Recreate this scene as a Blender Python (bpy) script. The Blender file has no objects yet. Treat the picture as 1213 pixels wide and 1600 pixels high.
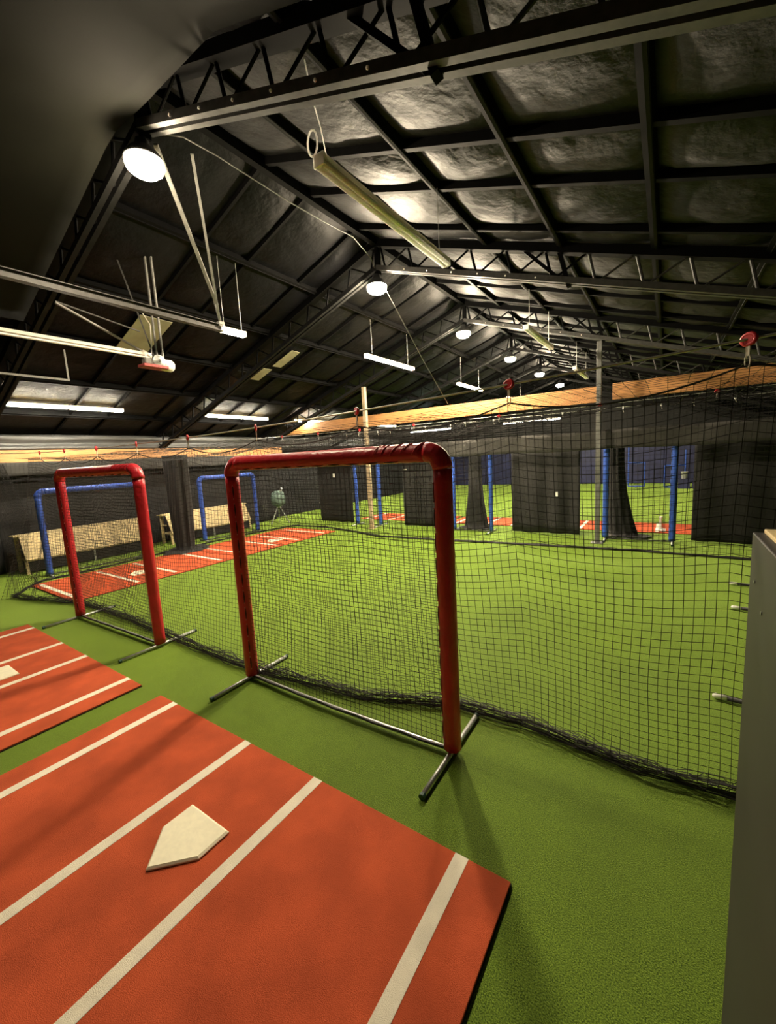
import bpy, bmesh, math, random
from mathutils import Vector, Matrix, noise
random.seed(7)
C = bpy.context.scene.collection
PI = math.pi
V = Vector

# ------------------------------------------------------------------ camera
cam_d = bpy.data.cameras.new('camera'); cam = bpy.data.objects.new('camera', cam_d); C.objects.link(cam)
cam_d.sensor_fit = 'HORIZONTAL'; cam_d.sensor_width = 36.0; cam_d.lens = 36.0*642.0/1213.0
cam_d.clip_start = 0.02; cam_d.clip_end = 200
_r = V((0.82914, 0.55640, -0.05428)); _u = V((-0.02882, 0.13951, 0.98980)); _f = V((-0.55829, 0.81912, -0.13171))
m = Matrix((_r, _u, -_f)).transposed().to_4x4(); m.translation = V((4.501, -2.016, 2.456)); cam.matrix_world = m
bpy.context.scene.camera = cam
# ------------------------------------------------------------------ world, exposure
w = bpy.data.worlds.new('world'); bpy.context.scene.world = w; w.use_nodes = True
bg = w.node_tree.nodes['Background']; bg.inputs[0].default_value = (0.75, 0.8, 1, 1); bg.inputs[1].default_value = 0.02
vs = bpy.context.scene.view_settings
vs.view_transform = 'Standard'; vs.look = 'None'; vs.gamma = 1.0; vs.exposure = 2.4; vs.use_curve_mapping = False
LAMP_EMIT = [74.0, 350.0, 350.0, 260.0, 200.0, 200.0]   # high bay lamp diffusers, nearest first (the nearest is dimmer)
TUBE_EMIT = 40.0      # fluorescent tube strength

# ------------------------------------------------------------------ materials
MATS = {}
def mat(name, col, rough=0.6, metal=0.0, var=0.0, vscale=8.0, bump=0.0, bscale=40.0, emit=None, estr=0.0, spec=0.5,
        col2=None, sheen=0.0, stretch=None, sss=0.0, bdist=0.02, detail=3.0):
    if name in MATS: return MATS[name]
    mt = bpy.data.materials.new(name); mt.use_nodes = True; nt = mt.node_tree; b = nt.nodes['Principled BSDF']
    b.inputs['Base Color'].default_value = (*col, 1); b.inputs['Roughness'].default_value = rough
    b.inputs['Metallic'].default_value = metal; b.inputs['Specular IOR Level'].default_value = spec
    b.inputs['Sheen Weight'].default_value = sheen
    if sss: b.inputs['Subsurface Weight'].default_value = sss; b.inputs['Subsurface Radius'].default_value = (1,1,1); b.inputs['Subsurface Scale'].default_value = .06
    tc = nt.nodes.new('ShaderNodeTexCoord'); src = tc.outputs['Object']
    if stretch:
        mp = nt.nodes.new('ShaderNodeMapping'); mp.inputs['Scale'].default_value = stretch
        nt.links.new(src, mp.inputs[0]); src = mp.outputs[0]
    if var > 0:
        n = nt.nodes.new('ShaderNodeTexNoise'); n.inputs['Scale'].default_value = vscale; n.inputs['Detail'].default_value = detail
        nt.links.new(src, n.inputs['Vector'])
        mx = nt.nodes.new('ShaderNodeMix'); mx.data_type = 'RGBA'
        c2 = col2 if col2 else tuple(c*(1-var) for c in col)
        c1 = col if col2 else tuple(min(1, c*(1+var)) for c in col)
        mx.inputs[6].default_value = (*c1, 1); mx.inputs[7].default_value = (*c2, 1)
        rp = nt.nodes.new('ShaderNodeMapRange'); rp.inputs[1].default_value = 0.32; rp.inputs[2].default_value = 0.68
        nt.links.new(n.outputs[0], rp.inputs[0]); nt.links.new(rp.outputs[0], mx.inputs[0]); nt.links.new(mx.outputs[2], b.inputs['Base Color'])
    if bump > 0:
        n2 = nt.nodes.new('ShaderNodeTexNoise'); n2.inputs['Scale'].default_value = bscale; n2.inputs['Detail'].default_value = detail
        nt.links.new(src, n2.inputs['Vector'])
        bp = nt.nodes.new('ShaderNodeBump'); bp.inputs['Strength'].default_value = bump; bp.inputs['Distance'].default_value = bdist
        nt.links.new(n2.outputs[0], bp.inputs['Height']); nt.links.new(bp.outputs[0], b.inputs['Normal'])
    if emit:
        b.inputs['Emission Color'].default_value = (*emit, 1); b.inputs['Emission Strength'].default_value = estr
    MATS[name] = mt
    return mt

def turf_mat():
    mt = bpy.data.materials.new('artificial turf'); mt.use_nodes = True; nt = mt.node_tree; b = nt.nodes['Principled BSDF']
    tc = nt.nodes.new('ShaderNodeTexCoord')
    def nz(scale, detail=2, vec=None):
        n = nt.nodes.new('ShaderNodeTexNoise'); n.inputs['Scale'].default_value = scale; n.inputs['Detail'].default_value = detail
        nt.links.new(vec or tc.outputs['Object'], n.inputs['Vector']); return n
    fine = nz(150, 3); big = nz(0.9, 3); mid = nz(9, 3)
    r1 = nt.nodes.new('ShaderNodeValToRGB'); e = r1.color_ramp.elements
    e[0].position = 0.33; e[0].color = (0.030, 0.072, 0.003, 1); e[1].position = 0.68; e[1].color = (0.225, 0.355, 0.028, 1)
    nt.links.new(fine.outputs[0], r1.inputs[0])
    mx = nt.nodes.new('ShaderNodeMix'); mx.data_type = 'RGBA'; mx.blend_type = 'MULTIPLY'; mx.inputs[0].default_value = 1
    r2 = nt.nodes.new('ShaderNodeMapRange'); r2.inputs[1].default_value = .3; r2.inputs[2].default_value = .7; r2.inputs[3].default_value = .82; r2.inputs[4].default_value = 1.12
    nt.links.new(big.outputs[0], r2.inputs[0])
    r3 = nt.nodes.new('ShaderNodeMapRange'); r3.inputs[1].default_value = .3; r3.inputs[2].default_value = .7; r3.inputs[3].default_value = .93; r3.inputs[4].default_value = 1.06
    nt.links.new(mid.outputs[0], r3.inputs[0])
    mm = nt.nodes.new('ShaderNodeMath'); mm.operation = 'MULTIPLY'; nt.links.new(r2.outputs[0], mm.inputs[0]); nt.links.new(r3.outputs[0], mm.inputs[1])
    cb = nt.nodes.new('ShaderNodeCombineColor')
    for i in range(3): nt.links.new(mm.outputs[0], cb.inputs[i])
    nt.links.new(r1.outputs[0], mx.inputs[6]); nt.links.new(cb.outputs[0], mx.inputs[7]); nt.links.new(mx.outputs[2], b.inputs['Base Color'])
    b.inputs['Roughness'].default_value = 0.75; b.inputs['Specular IOR Level'].default_value = 0.2
    b.inputs['Sheen Weight'].default_value = 0.9; b.inputs['Sheen Roughness'].default_value = 0.35; b.inputs['Sheen Tint'].default_value = (.60, .86, .18, 1)
    bp = nt.nodes.new('ShaderNodeBump'); bp.inputs['Strength'].default_value = 0.7; bp.inputs['Distance'].default_value = 0.012
    nt.links.new(fine.outputs[0], bp.inputs['Height']); nt.links.new(bp.outputs[0], b.inputs['Normal'])
    return mt
M = dict(
  turf=turf_mat(),
  clay=mat('clay red turf mat', (0.56, 0.098, 0.034), 0.85, var=.16, vscale=3.0, bump=.5, bscale=260, spec=.2),
  stripe=mat('white turf stripe', (0.88, 0.83, 0.68), 0.85, var=.05, bump=.4, bscale=240, spec=.2),
  plate=mat('white rubber', (0.92, 0.88, 0.66), 0.55, var=.04, vscale=30),
  matback=mat('black mat backing', (0.02, 0.015, 0.012), 0.9),
  redvinyl=mat('red vinyl', (0.52, 0.018, 0.030), 0.36, var=.10, vscale=6, bump=.55, bscale=14),
  bluevinyl=mat('blue vinyl', (0.035, 0.095, 0.46), 0.38, var=.12, vscale=6, bump=.5, bscale=16),
  slot=mat('dark slot', (0.04, 0.004, 0.005), 0.8),
  tie=mat('pink tie', (0.50, 0.16, 0.16), 0.6),
  galv=mat('galvanised pipe', (0.52, 0.54, 0.52), 0.38, metal=.75, var=.15, vscale=25),
  greencap=mat('dark green rubber', (0.01, 0.05, 0.035), 0.5),
  net=mat('black net cord', (0.012, 0.011, 0.010), 0.7),
  cable=mat('steel cable', (0.55, 0.55, 0.50), 0.4, metal=.5),
  hookred=mat('red plastic', (0.60, 0.02, 0.03), 0.4),
  hooksteel=mat('pale strap', (0.70, 0.66, 0.55), 0.5),
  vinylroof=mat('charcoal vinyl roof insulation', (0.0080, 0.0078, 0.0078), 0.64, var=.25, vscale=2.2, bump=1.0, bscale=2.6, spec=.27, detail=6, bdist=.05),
  vinylshade=mat('shaded vinyl roof insulation', (0.0026, 0.0026, 0.0034), 0.55, var=.25, vscale=2.2, bump=1.0, bscale=2.6, spec=.12, detail=6, bdist=.05),  # same sheet as the right slope, shade of the left slope in its colour
  purlin=mat('black painted steel', (0.0022, 0.0022, 0.0022), 0.7, var=.3, spec=.08),
  chord=mat('grey painted steel', (0.060, 0.058, 0.055), 0.5, var=.25, vscale=12, spec=.3),
  dimsteel=mat('darkened steel', (0.010, 0.010, 0.010), 0.6, var=.25, vscale=12, spec=.12),
  lightsteel=mat('pale painted steel', (0.22, 0.215, 0.20), 0.5, var=.2, vscale=12),
  cream=mat('cream enamel', (0.93, 0.86, 0.76), 0.85, sss=.6, spec=.1),
  post=mat('grey post steel', (0.17, 0.17, 0.165), 0.5, var=.2, vscale=9),
  postwood=mat('tan post', (0.42, 0.32, 0.20), 0.7, var=.2, stretch=(12, 12, 1)),
  timber=mat('orange timber', (0.60, 0.30, 0.11), 0.6, var=.35, vscale=3, stretch=(1, 1, 14), bump=.2, bscale=20, col2=(0.42, 0.19, 0.06)),
  ply=mat('pale plywood', (0.66, 0.52, 0.26), 0.6, var=.2, vscale=4, stretch=(6, 1, 6)),
  curtain=mat('black curtain cloth', (0.011, 0.0105, 0.010), 0.85, var=.25, vscale=2, bump=.4, bscale=7, sheen=.04),
  valance=mat('dark grey sheer cloth', (0.036, 0.034, 0.030), 0.9, var=.2, vscale=3, sheen=.1),
  wallblack=mat('black wall', (0.008, 0.008, 0.008), 0.8, var=.2, vscale=1.5),
  navy=mat('navy padding', (0.020, 0.024, 0.080), 0.6, var=.3, vscale=1.5),
  greysheet=mat('grey plastic sheet', (0.075, 0.075, 0.072), 0.4, var=.35, vscale=3, stretch=(.3, .3, 10), bump=.5, bscale=6),
  halfwall=mat('grey brown painted panel', (0.027, 0.025, 0.022), 0.55, var=.15, vscale=2),
  skylight=mat('olive fibreglass', (0.26, 0.25, 0.16), 0.6, var=.15, vscale=4),
  pvc=mat('white pvc', (0.85, 0.85, 0.80), 0.4),
  housing=mat('lamp housing', (0.06, 0.06, 0.06), 0.5, metal=.3),
  tubeglow=mat('tube glow', (1, 1, .95), 0.5, emit=(1.0, 0.90, 0.72), estr=TUBE_EMIT),
  tubeoff=mat('unlit tube cover', (0.95, 0.90, 0.84), 0.9, sss=1.0, spec=.05),
  palegreen=mat('pale green cover', (0.16, 0.24, 0.20), 0.6, var=.3, vscale=8),
  paper=mat('white card', (0.85, 0.85, 0.80), 0.6),
  motorred=mat('dusty red paint', (0.34, 0.06, 0.06), 0.5, var=.3, vscale=20),
)

# ------------------------------------------------------------------ helpers
class MB:
    def __init__(s): s.v = []; s.f = []
    def quad(s, a, b, c, d):
        n = len(s.v); s.v += [a, b, c, d]; s.f.append((n, n+1, n+2, n+3))
    def box(s, x0, x1, y0, y1, z0, z1):
        n = len(s.v)
        s.v += [(x0,y0,z0),(x1,y0,z0),(x1,y1,z0),(x0,y1,z0),(x0,y0,z1),(x1,y0,z1),(x1,y1,z1),(x0,y1,z1)]
        for f in ((0,3,2,1),(4,5,6,7),(0,1,5,4),(1,2,6,5),(2,3,7,6),(3,0,4,7)): s.f.append(tuple(n+i for i in f))
        return s
    def bar(s, a, b, w, h, up=V((0,0,1))):
        """rectangular bar from a to b, w sideways, h along up"""
        a = V(a); b = V(b); d = (b-a).normalized()
        if abs(d.dot(up)) > .98: up = V((0,1,0))
        side = d.cross(up).normalized(); u = side.cross(d).normalized()
        n = len(s.v)
        for p in (a, b):
            for sx, sz in ((-1,-1),(1,-1),(1,1),(-1,1)): s.v.append(tuple(p+side*(sx*w/2)+u*(sz*h/2)))
        for f in ((0,1,2,3),(7,6,5,4),(0,4,5,1),(1,5,6,2),(2,6,7,3),(3,7,4,0)): s.f.append(tuple(n+i for i in f))
        return s
    def tube(s, pts, r, n=8, closed=False, cap=True):
        pts = [V(p) for p in pts]; k = len(pts); base = len(s.v)
        rs = r if isinstance(r, (list, tuple)) else [r]*k
        prev = None
        for i, p in enumerate(pts):
            if closed: d = pts[(i+1) % k]-pts[i-1]
            else: d = pts[min(i+1, k-1)]-pts[max(i-1, 0)]
            d.normalize()
            if prev is None:
                a = V((0,0,1)) if abs(d.z) < .9 else V((0,1,0))
                e1 = d.cross(a).normalized()
            else:
                e1 = (prev-d*prev.dot(d)).normalized()
            prev = e1; e2 = d.cross(e1)
            for j in range(n):
                t = 2*PI*j/n; s.v.append(tuple(p+(e1*math.cos(t)+e2*math.sin(t))*rs[i]))
        for i in range(k if closed else k-1):
            i2 = (i+1) % k
            for j in range(n):
                j2 = (j+1) % n
                s.f.append((base+i*n+j, base+i*n+j2, base+i2*n+j2, base+i2*n+j))
        if cap and not closed:
            s.f.append(tuple(base+j for j in range(n))[::-1]); s.f.append(tuple(base+(k-1)*n+j for j in range(n)))
        return s
    def lathe(s, c, prof, n=16, axis='z'):
        c = V(c); base = len(s.v)
        for (r, h) in prof:
            for j in range(n):
                t = 2*PI*j/n; a, b = r*math.cos(t), r*math.sin(t)
                o = V((a, b, h)) if axis == 'z' else (V((h, a, b)) if axis == 'x' else V((b, h, a)))
                s.v.append(tuple(c+o))
        for i in range(len(prof)-1):
            for j in range(n):
                j2 = (j+1) % n
                s.f.append((base+i*n+j, base+i*n+j2, base+(i+1)*n+j2, base+(i+1)*n+j))
        s.f.append(tuple(base+j for j in range(n))[::-1]); s.f.append(tuple(base+(len(prof)-1)*n+j for j in range(n)))
        return s
    def grid(s, fn, nu, nv):
        base = len(s.v)
        for i in range(nu+1):
            for j in range(nv+1): s.v.append(tuple(fn(i/nu, j/nv)))
        for i in range(nu):
            for j in range(nv):
                a = base+i*(nv+1)+j; s.f.append((a, a+nv+1, a+nv+2, a+1))
        return s
    def build(s, name, m_, parent=None, smooth=False, solid=0, bevel=0):
        me = bpy.data.meshes.new(name); me.from_pydata([tuple(p) for p in s.v], [], s.f); me.update()
        me.materials.append(m_)
        if smooth: me.polygons.foreach_set('use_smooth', [True]*len(me.polygons))
        o = bpy.data.objects.new(name, me); C.objects.link(o)
        if parent: o.parent = parent
        if bevel:
            md = o.modifiers.new('bevel', 'BEVEL'); md.width = bevel; md.segments = 2; md.limit_method = 'ANGLE'
        if solid:
            md = o.modifiers.new('solid', 'SOLIDIFY'); md.thickness = solid; md.offset = 0
        return o
def tag(o, label=None, cat=None, group=None, kind=None):
    if label: o['label'] = label
    if cat: o['category'] = cat
    if group: o['group'] = group
    if kind: o['kind'] = kind
    return o
def thing(name, label, cat, loc=(0,0,0), rz=0, group=None):
    o = bpy.data.objects.new(name, None); C.objects.link(o); o.location = loc; o.rotation_euler = (0,0,rz)
    o.empty_display_size = .1
    return tag(o, label, cat, group)
def clone(root, loc=None, rz=None, label=None):
    def cp(o, parent):
        c = o.copy(); C.objects.link(c)
        c.parent = parent
        for ch in [x for x in bpy.data.objects if x.parent == o and x is not c]: cp(ch, c)
        return c
    kids = {}
    r = root.copy(); C.objects.link(r)
    for ch in [x for x in bpy.data.objects if x.parent == root]: cp(ch, r)
    if loc is not None: r.location = loc
    if rz is not None: r.rotation_euler = (0,0,rz)
    if label: r['label'] = label
    return r
def lerp(a, b, t): return a+(b-a)*t
def pl(pts, x):
    """piecewise-linear y(x)"""
    if x <= pts[0][0]: return pts[0][1]
    for (x0, y0), (x1, y1) in zip(pts, pts[1:]):
        if x <= x1:
            t = (x-x0)/(x1-x0); t = t*t*(3-2*t); return lerp(y0, y1, t)
    return pts[-1][1]
def nz(x, y, z=0): return noise.noise(V((x, y, z)))

# ------------------------------------------------------------------ room shell
XL, XR, YN, YF = -10.3, 9.6, -5.0, 28.0
XRIDGE, ZR, SL = -0.35, 6.75, 0.335
def roofz(x): return ZR-SL*abs(x-XRIDGE)
fl = MB()
fl.grid(lambda u, v: (lerp(XL, XR, u), lerp(YN, YF, v), 0), 20, 34)
tag(fl.build('floor', M['turf']), 'bright green artificial turf over the whole floor', kind='structure')
def wallo(name, fn, m_, label):
    b = MB(); fn(b); tag(b.build(name, m_), label, kind='structure')
wallo('wall_left', lambda b: b.box(XL-.1, XL, YN, YF, 0, roofz(XL)), M['wallblack'], 'black left wall behind the benches')
wallo('wall_right', lambda b: b.box(XR, XR+.1, YN, YF, 0, roofz(XR)), M['wallblack'], 'black right side wall')
def gable(y0, y1):
    def g(b):
        n = len(b.v)
        pts = [(XL, 0), (XR, 0), (XR, roofz(XR)), (XRIDGE, ZR), (XL, roofz(XL))]
        for y in (y0, y1): b.v += [(x, y, z) for x, z in pts]
        b.f.append((n, n+1, n+2, n+3, n+4)); b.f.append((n+9, n+8, n+7, n+6, n+5))
        for i in range(5): j = (i+1) % 5; b.f.append((n+i, n+5+i, n+5+j, n+j))
    return g
wallo('wall_far', gable(YF, YF+.1), M['wallblack'], 'black gable wall at the far end')
wallo('wall_near', gable(YN-.1, YN), M['wallblack'], 'black gable wall behind the camera')
# navy padding strip on the far wall
pad_root = thing('wall_padding', 'navy blue padding along the foot of the far wall', 'padding', (0, YF-.12, 0))
for i in range(12):
    x0 = XL+.3+i*1.6
    MB().box(x0, x0+1.58, -.06, .06, 0.02, 2.4).build('pad_panel', M['navy'], pad_root, bevel=.02)

# ceiling: roof skin + insulation panels + purlins
sk = MB()
sk.quad((XRIDGE, YN, ZR+.12), (XR+.1, YN, roofz(XR)+.12), (XR+.1, YF, roofz(XR)+.12), (XRIDGE, YF, ZR+.12))
sk.quad((XL-.1, YN, roofz(XL)+.12), (XRIDGE, YN, ZR+.12), (XRIDGE, YF, ZR+.12), (XL-.1, YF, roofz(XL)+.12))
ceil_r = tag(sk.build('ceiling', M['wallblack']), 'black gabled roof lining above everything', kind='structure')
TR = [0.77-4.35, 0.77, 5.22, 9.475, 13.75, 18.0, 22.3, 26.5]
def ylines():
    out = []
    for a, b in zip(TR, TR[1:]):
        k = (b-a)/4.45
        out += [a, a+1.70*k, a+2.6*k, a+3.86*k]
    out.append(TR[-1]); out.append(YF)
    return [YN]+out
YL = ylines()
XRL = [XRIDGE, .70, 1.90, 3.08, 4.30, 5.5, 6.7, 7.9, XR]
XLL = [XRIDGE, -2.0, -3.6, -5.2, -6.8, -8.4, XL]
def pillow(b, x0, x1, y0, y1, seed, n=5, depth=.10):
    def fn(u, v):
        x = lerp(x0, x1, u); y = lerp(y0, y1, v)
        e = (4*u*(1-u))**.55*(4*v*(1-v))**.55; w_ = min(1, depth/.08)
        d = depth*(.75+.5*nz(seed*3.1, 1.7))+w_*(.035*nz(x*2.3, y*2.3, seed)+.02*nz(x*5, y*5, seed))
        return (x, y, roofz(x)-.0-e*d)
    b.grid(fn, n, n)
far_pan = MB(); far_left = MB(); sd = 0
for XS, side in ((XRL, 1), (XLL, -1)):
    for i in range(len(XS)-1):
        for j in range(len(YL)-1):
            sd += 1; x0, x1 = XS[i], XS[i+1]; y0, y1 = YL[j], YL[j+1]
            if y0 < 13.7 and y1 > -1 and not (side > 0 and x0 > 7.5):
                b = MB(); pillow(b, x0, x1, y0, y1, sd, 6, .11 if side > 0 else (.025 if x1 < -6.5 else .14))
                b.build('insulation_panel', M['vinylroof' if side > 0 or x0 < -5.5 else 'vinylshade'], ceil_r, smooth=True)  # lighter copy low on the left stands in for tube light on the panels
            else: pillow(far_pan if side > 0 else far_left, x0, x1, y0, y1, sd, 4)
tag(far_left.build('insulation_lining', M['vinylshade'], ceil_r, smooth=True), kind='stuff')
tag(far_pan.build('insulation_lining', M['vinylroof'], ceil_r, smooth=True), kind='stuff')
for x in XRL[1:-1]+XLL[1:-1]:
    s = -SL if x > XRIDGE else SL
    MB().bar((x, YN, roofz(x)-.05), (x, YF, roofz(x)-.05), .09, .12, V((SL if x > XRIDGE else -SL, 0, 1)).normalized()).build('purlin', M['purlin'], ceil_r)
    MB().bar((x, YN, roofz(x)-.118), (x, YF, roofz(x)-.118), .03, .012, V((0,0,1))).build('purlin_lip', M['dimsteel' if x > XRIDGE else 'purlin'], ceil_r)
MB().bar((XRIDGE, YN, ZR-.10), (XRIDGE, YF, ZR-.10), .10, .16).build('ridge_beam', M['purlin'], ceil_r)
for y in YL[1:-1]:
    if any(abs(y-t) < .01 for t in TR): continue
    MB().bar((XRIDGE, y, ZR-.05), (XR, y, roofz(XR)-.05), .07, .10).build('cross_beam', M['purlin'], ceil_r)
    MB().bar((XRIDGE, y, ZR-.02), (XL, y, roofz(XL)-.02), .05, .10).build('cross_beam', M['purlin'], ceil_r)

# ------------------------------------------------------------------ trusses
ords = ['roof truss behind the camera', 'nearest roof truss, crossing the top of the picture, with wide double lower chord',
        'second roof truss from the camera, above the hanging unlit strip light end', 'third roof truss from the camera, carried by the grey and the tan post',
        'fourth roof truss from the camera, beyond the grey post', 'fifth roof truss from the camera, far down the hall',
        'sixth roof truss from the camera, near the end of the hall', 'last roof truss, beside the far gable wall']
def truss(y, label, full=True):
    t = thing('roof_truss', label, 'truss', (0, y, 0))
    dT, dB = .12, .58
    for sgn, xe in ((1, XR-.05), (-1, XL+.05)):
        P = lambda x, d: (x, 0, roofz(x)-d)
        MB().bar(P(XRIDGE, dT), P(xe, dT), .16, .13).build('top_chord', M['purlin'], t)
        for sy in (-.055, .055):
            MB().bar((XRIDGE, sy, ZR-dB), (xe, sy, roofz(xe)-dB), .065, .085).build('bottom_chord', M['chord' if sgn > 0 and full else 'dimsteel'], t)  # left half takes the darker steel, its shade put into the colour
        L = abs(xe-XRIDGE); n = int(L/.62)
        for k in range(n):
            xa = XRIDGE+sgn*(.08+k*.62); xb = xa+sgn*.10; xc = xa+sgn*.60
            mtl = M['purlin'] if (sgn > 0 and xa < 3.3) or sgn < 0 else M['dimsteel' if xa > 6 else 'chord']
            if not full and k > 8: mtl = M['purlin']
            MB().tube([P(xa, dT+.04), P(xb, dB)], .021, 6).build('web_bar', mtl, t)
            MB().tube([P(xb, dB), P(xc, dT+.04)], .017, 6).build('web_bar', mtl, t)
    MB().bar((XRIDGE, 0, ZR-.06), (XRIDGE, 0, ZR-.70), .09, .09).build('king_post', M['purlin'], t)
    # bolt heads along lower chord and stout joint at x = 3.1
    MB().bar((3.02, 0, roofz(3.02)-.1), (3.18, 0, roofz(3.18)-.66), .09, .06).build('joint_strut', M['purlin'], t)
    MB().bar((3.10, 0, roofz(3.10)-.6), (2.45, 0, roofz(2.45)-.12), .05, .05).build('joint_strut', M['purlin'], t)
    if full:
        for k in range(6):
            x = .3+k*.48
            MB().lathe((x, -.092, roofz(x)-.585), [(.0, -.012), (.013, -.012), (.013, .0), (.0, .0)], 6, 'y').build('bolt', M['cream'], t)
    return t
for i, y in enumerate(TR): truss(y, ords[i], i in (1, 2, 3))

# dark tarp sheet under the roof at top left, in front of the nearest truss
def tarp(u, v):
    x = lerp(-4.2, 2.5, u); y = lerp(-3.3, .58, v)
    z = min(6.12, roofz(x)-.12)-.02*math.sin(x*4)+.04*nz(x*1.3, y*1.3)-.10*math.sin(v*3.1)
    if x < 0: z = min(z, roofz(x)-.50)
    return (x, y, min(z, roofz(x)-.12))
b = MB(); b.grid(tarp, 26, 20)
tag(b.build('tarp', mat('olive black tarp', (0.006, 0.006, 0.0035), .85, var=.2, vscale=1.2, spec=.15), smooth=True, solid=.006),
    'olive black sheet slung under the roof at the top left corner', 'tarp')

# ------------------------------------------------------------------ lamps
def high_bay(y, label, k):
    t = thing('high_bay_lamp', label, 'lamp', (-.39, y-.02, 5.88), 0, 'warm high bay lamps hung along the ridge')
    MB().lathe((0,0,0), [(.02,.18),(.07,.175),(.08,.10),(.14,.07),(.195,.0),(.205,-.035),(.195,-.04)], 20).build('housing', M['housing'], t, smooth=True)
    MB().lathe((0,0,0), [(.195,-.03),(.20,-.07),(.185,-.115),(.145,-.15),(.08,-.175),(.01,-.182)], 16).build('diffuser', mat('lamp glow %d' % k, (1, .9, .7), 0.5, emit=(1.0, 0.83, 0.58), estr=LAMP_EMIT[k]), t, smooth=True)
    MB().tube([(0,0,.19),(0,0,.32)], .012, 6).build('hanger_rod', M['housing'], t)
    return t
lnames = ['large glaring lamp nearest the camera, at the nearest truss', 'second glaring lamp from the camera, below the second truss',
  'third glaring lamp along the ridge, below the third truss', 'fourth lamp along the ridge, right of and beyond the third',
  'fifth lamp along the ridge, small and far off', 'sixth lamp along the ridge, smallest in the row']
for k, (y, n_) in enumerate(zip(TR[1:7], lnames)): high_bay(y, n_, k)

def strip_light(x, z, y0, y1, lit, label, cat='light', group=None, n=2, wires=True, off=0):
    L = y1-y0
    t = thing('strip_light', label, cat, (x, y0, z), 0, group)
    MB().box(-.055, .055, 0, L, .015, .075).build('body', M['cream'], t, bevel=.008)
    for s in ((-.035, .035) if n == 2 else (0,)):
        MB().tube([(s, .02, 0), (s, L-.02, 0)], .019 if lit else .027, 12).build('tube', M['tubeglow'] if lit else M['tubeoff'], t, smooth=True)
    for yy in (0, L-.03): MB().box(-.06, .06, yy, yy+.03, -.022, .078).build('end_cap', M['cream'], t, bevel=.004)
    if wires:
        top = roofz(x)-z-.16
        if top > .15:
            for yy in (.12*L, .88*L): MB().tube([(0, yy, .075), (0, yy, top)], .004, 5).build('hanging_wire', M['cable'], t)
    return t
G1 = 'lit strip lights under the left roof slope'
strip_light(-7.8, 4.083, 1.04, 2.26, True, 'lit strip light, first of the end to end pair at far left', group=G1)
strip_light(-7.8, 4.083, 2.29, 3.51, True, 'lit strip light, second of the end to end pair at far left', group=G1)
strip_light(-7.8, 4.083, 5.97, 7.19, True, 'lit strip light low under the left roof, nearer of the middle pair', group=G1)
strip_light(-7.8, 4.083, 7.22, 8.44, True, 'lit strip light low under the left roof, farther of the middle pair', group=G1)
strip_light(-7.8, 4.09, 9.85, 12.3, True, 'lit strip light low under the left roof, third along behind the timber beam end', group=G1)
strip_light(-7.8, 4.09, 14.8, 17.2, True, 'lit strip light low under the left roof, farthest along', group=G1)
strip_light(-2, 5.06, 6.9, 9.3, True, 'lit strip light hanging above the tan post')
strip_light(-2, 5.0, 12.6, 14.95, True, 'lit strip light hanging farther off, right of the one above the tan post')
strip_light(-2, 5.0, 18.4, 20.8, True, 'lit strip light hanging far down the hall under the ridge lamps')
strip_light(-2, 4.80, 2.68, 3.16, True, 'short glaring light at the end of the long grey beam')
n1 = strip_light(2, 4.94, .90, 3.35, False, 'unlit cream strip light hanging below the nearest truss', wires=False)
MB().tube([(0, .12, .08), (0.0, .06, .30), (-.02, .0, .50), (-.03, -.05, .75)], .006, 6).build('hanging_wire', M['cream'], n1)
MB().tube([(0, 2.25, .08), (0, 2.25, .85)], .003, 5).build('hanging_wire', M['cable'], n1)
lp = [(-.02-.055*math.sin(a)*1.0-.03, .0, .07+.10*(1-math.cos(a))) for a in [2*PI*i/14 for i in range(15)]]
MB().tube(lp, .008, 6).build('cord_loop', M['cream'], n1, smooth=True)
strip_light(2, 4.95, 7.1, 9.4, False, 'unlit cream strip light beyond the second truss, left of the grey post')
strip_light(2, 4.92, 12.6, 15.1, False, 'small unlit strip light far off, beside the grey post')
# bluish strip lights of the far cages (run across the hall)
def cross_strip(x0, x1, y, z, label):
    t = thing('strip_light', label, 'light', (x0, y, z))
    MB().box(0, x1-x0, -.06, .06, .015, .08).build('body', M['cream'], t)
    MB().tube([(0,0,0),(x1-x0,0,0)], .022, 8).build('tube', mat('cool tube glow', (.9,.95,1), .5, emit=(.72,.85,1), estr=18), t)
cross_strip(-8.2, -5.6, 19.5, 3.85, 'cool white strip light far behind the net, above the big red screen')
cross_strip(-2.6, .2, 19.5, 3.85, 'cool white strip light far behind the net, left of the grey post')

# wires near the ridge
b = MB(); b.tube([(-.33, .9, 6.18), (-.30, 1.2, 6.30), (-.30, 1.65, 6.33), (-.34, 2.2, 6.36), (-.30, 2.9, 6.33), (-.34, 3.7, 6.40), (-.3, 4.4, 6.42), (-.36, 5.0, 6.30), (-.38, 5.2, 6.1)], .009, 5)
tag(b.build('power_cable', M['lightsteel'], smooth=True), 'pale power cable drooping along the ridge between the first two lamps', 'cable')
b = MB(); b.tube([(-.25, 5.35, 5.75), (-.9, 8.0, 4.9), (-1.35, 10.30, 4.05)], .008, 5)
tag(b.build('stay_wire', M['lightsteel']), 'thin stay wire from the second lamp down to the timber beam', 'wire')

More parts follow.
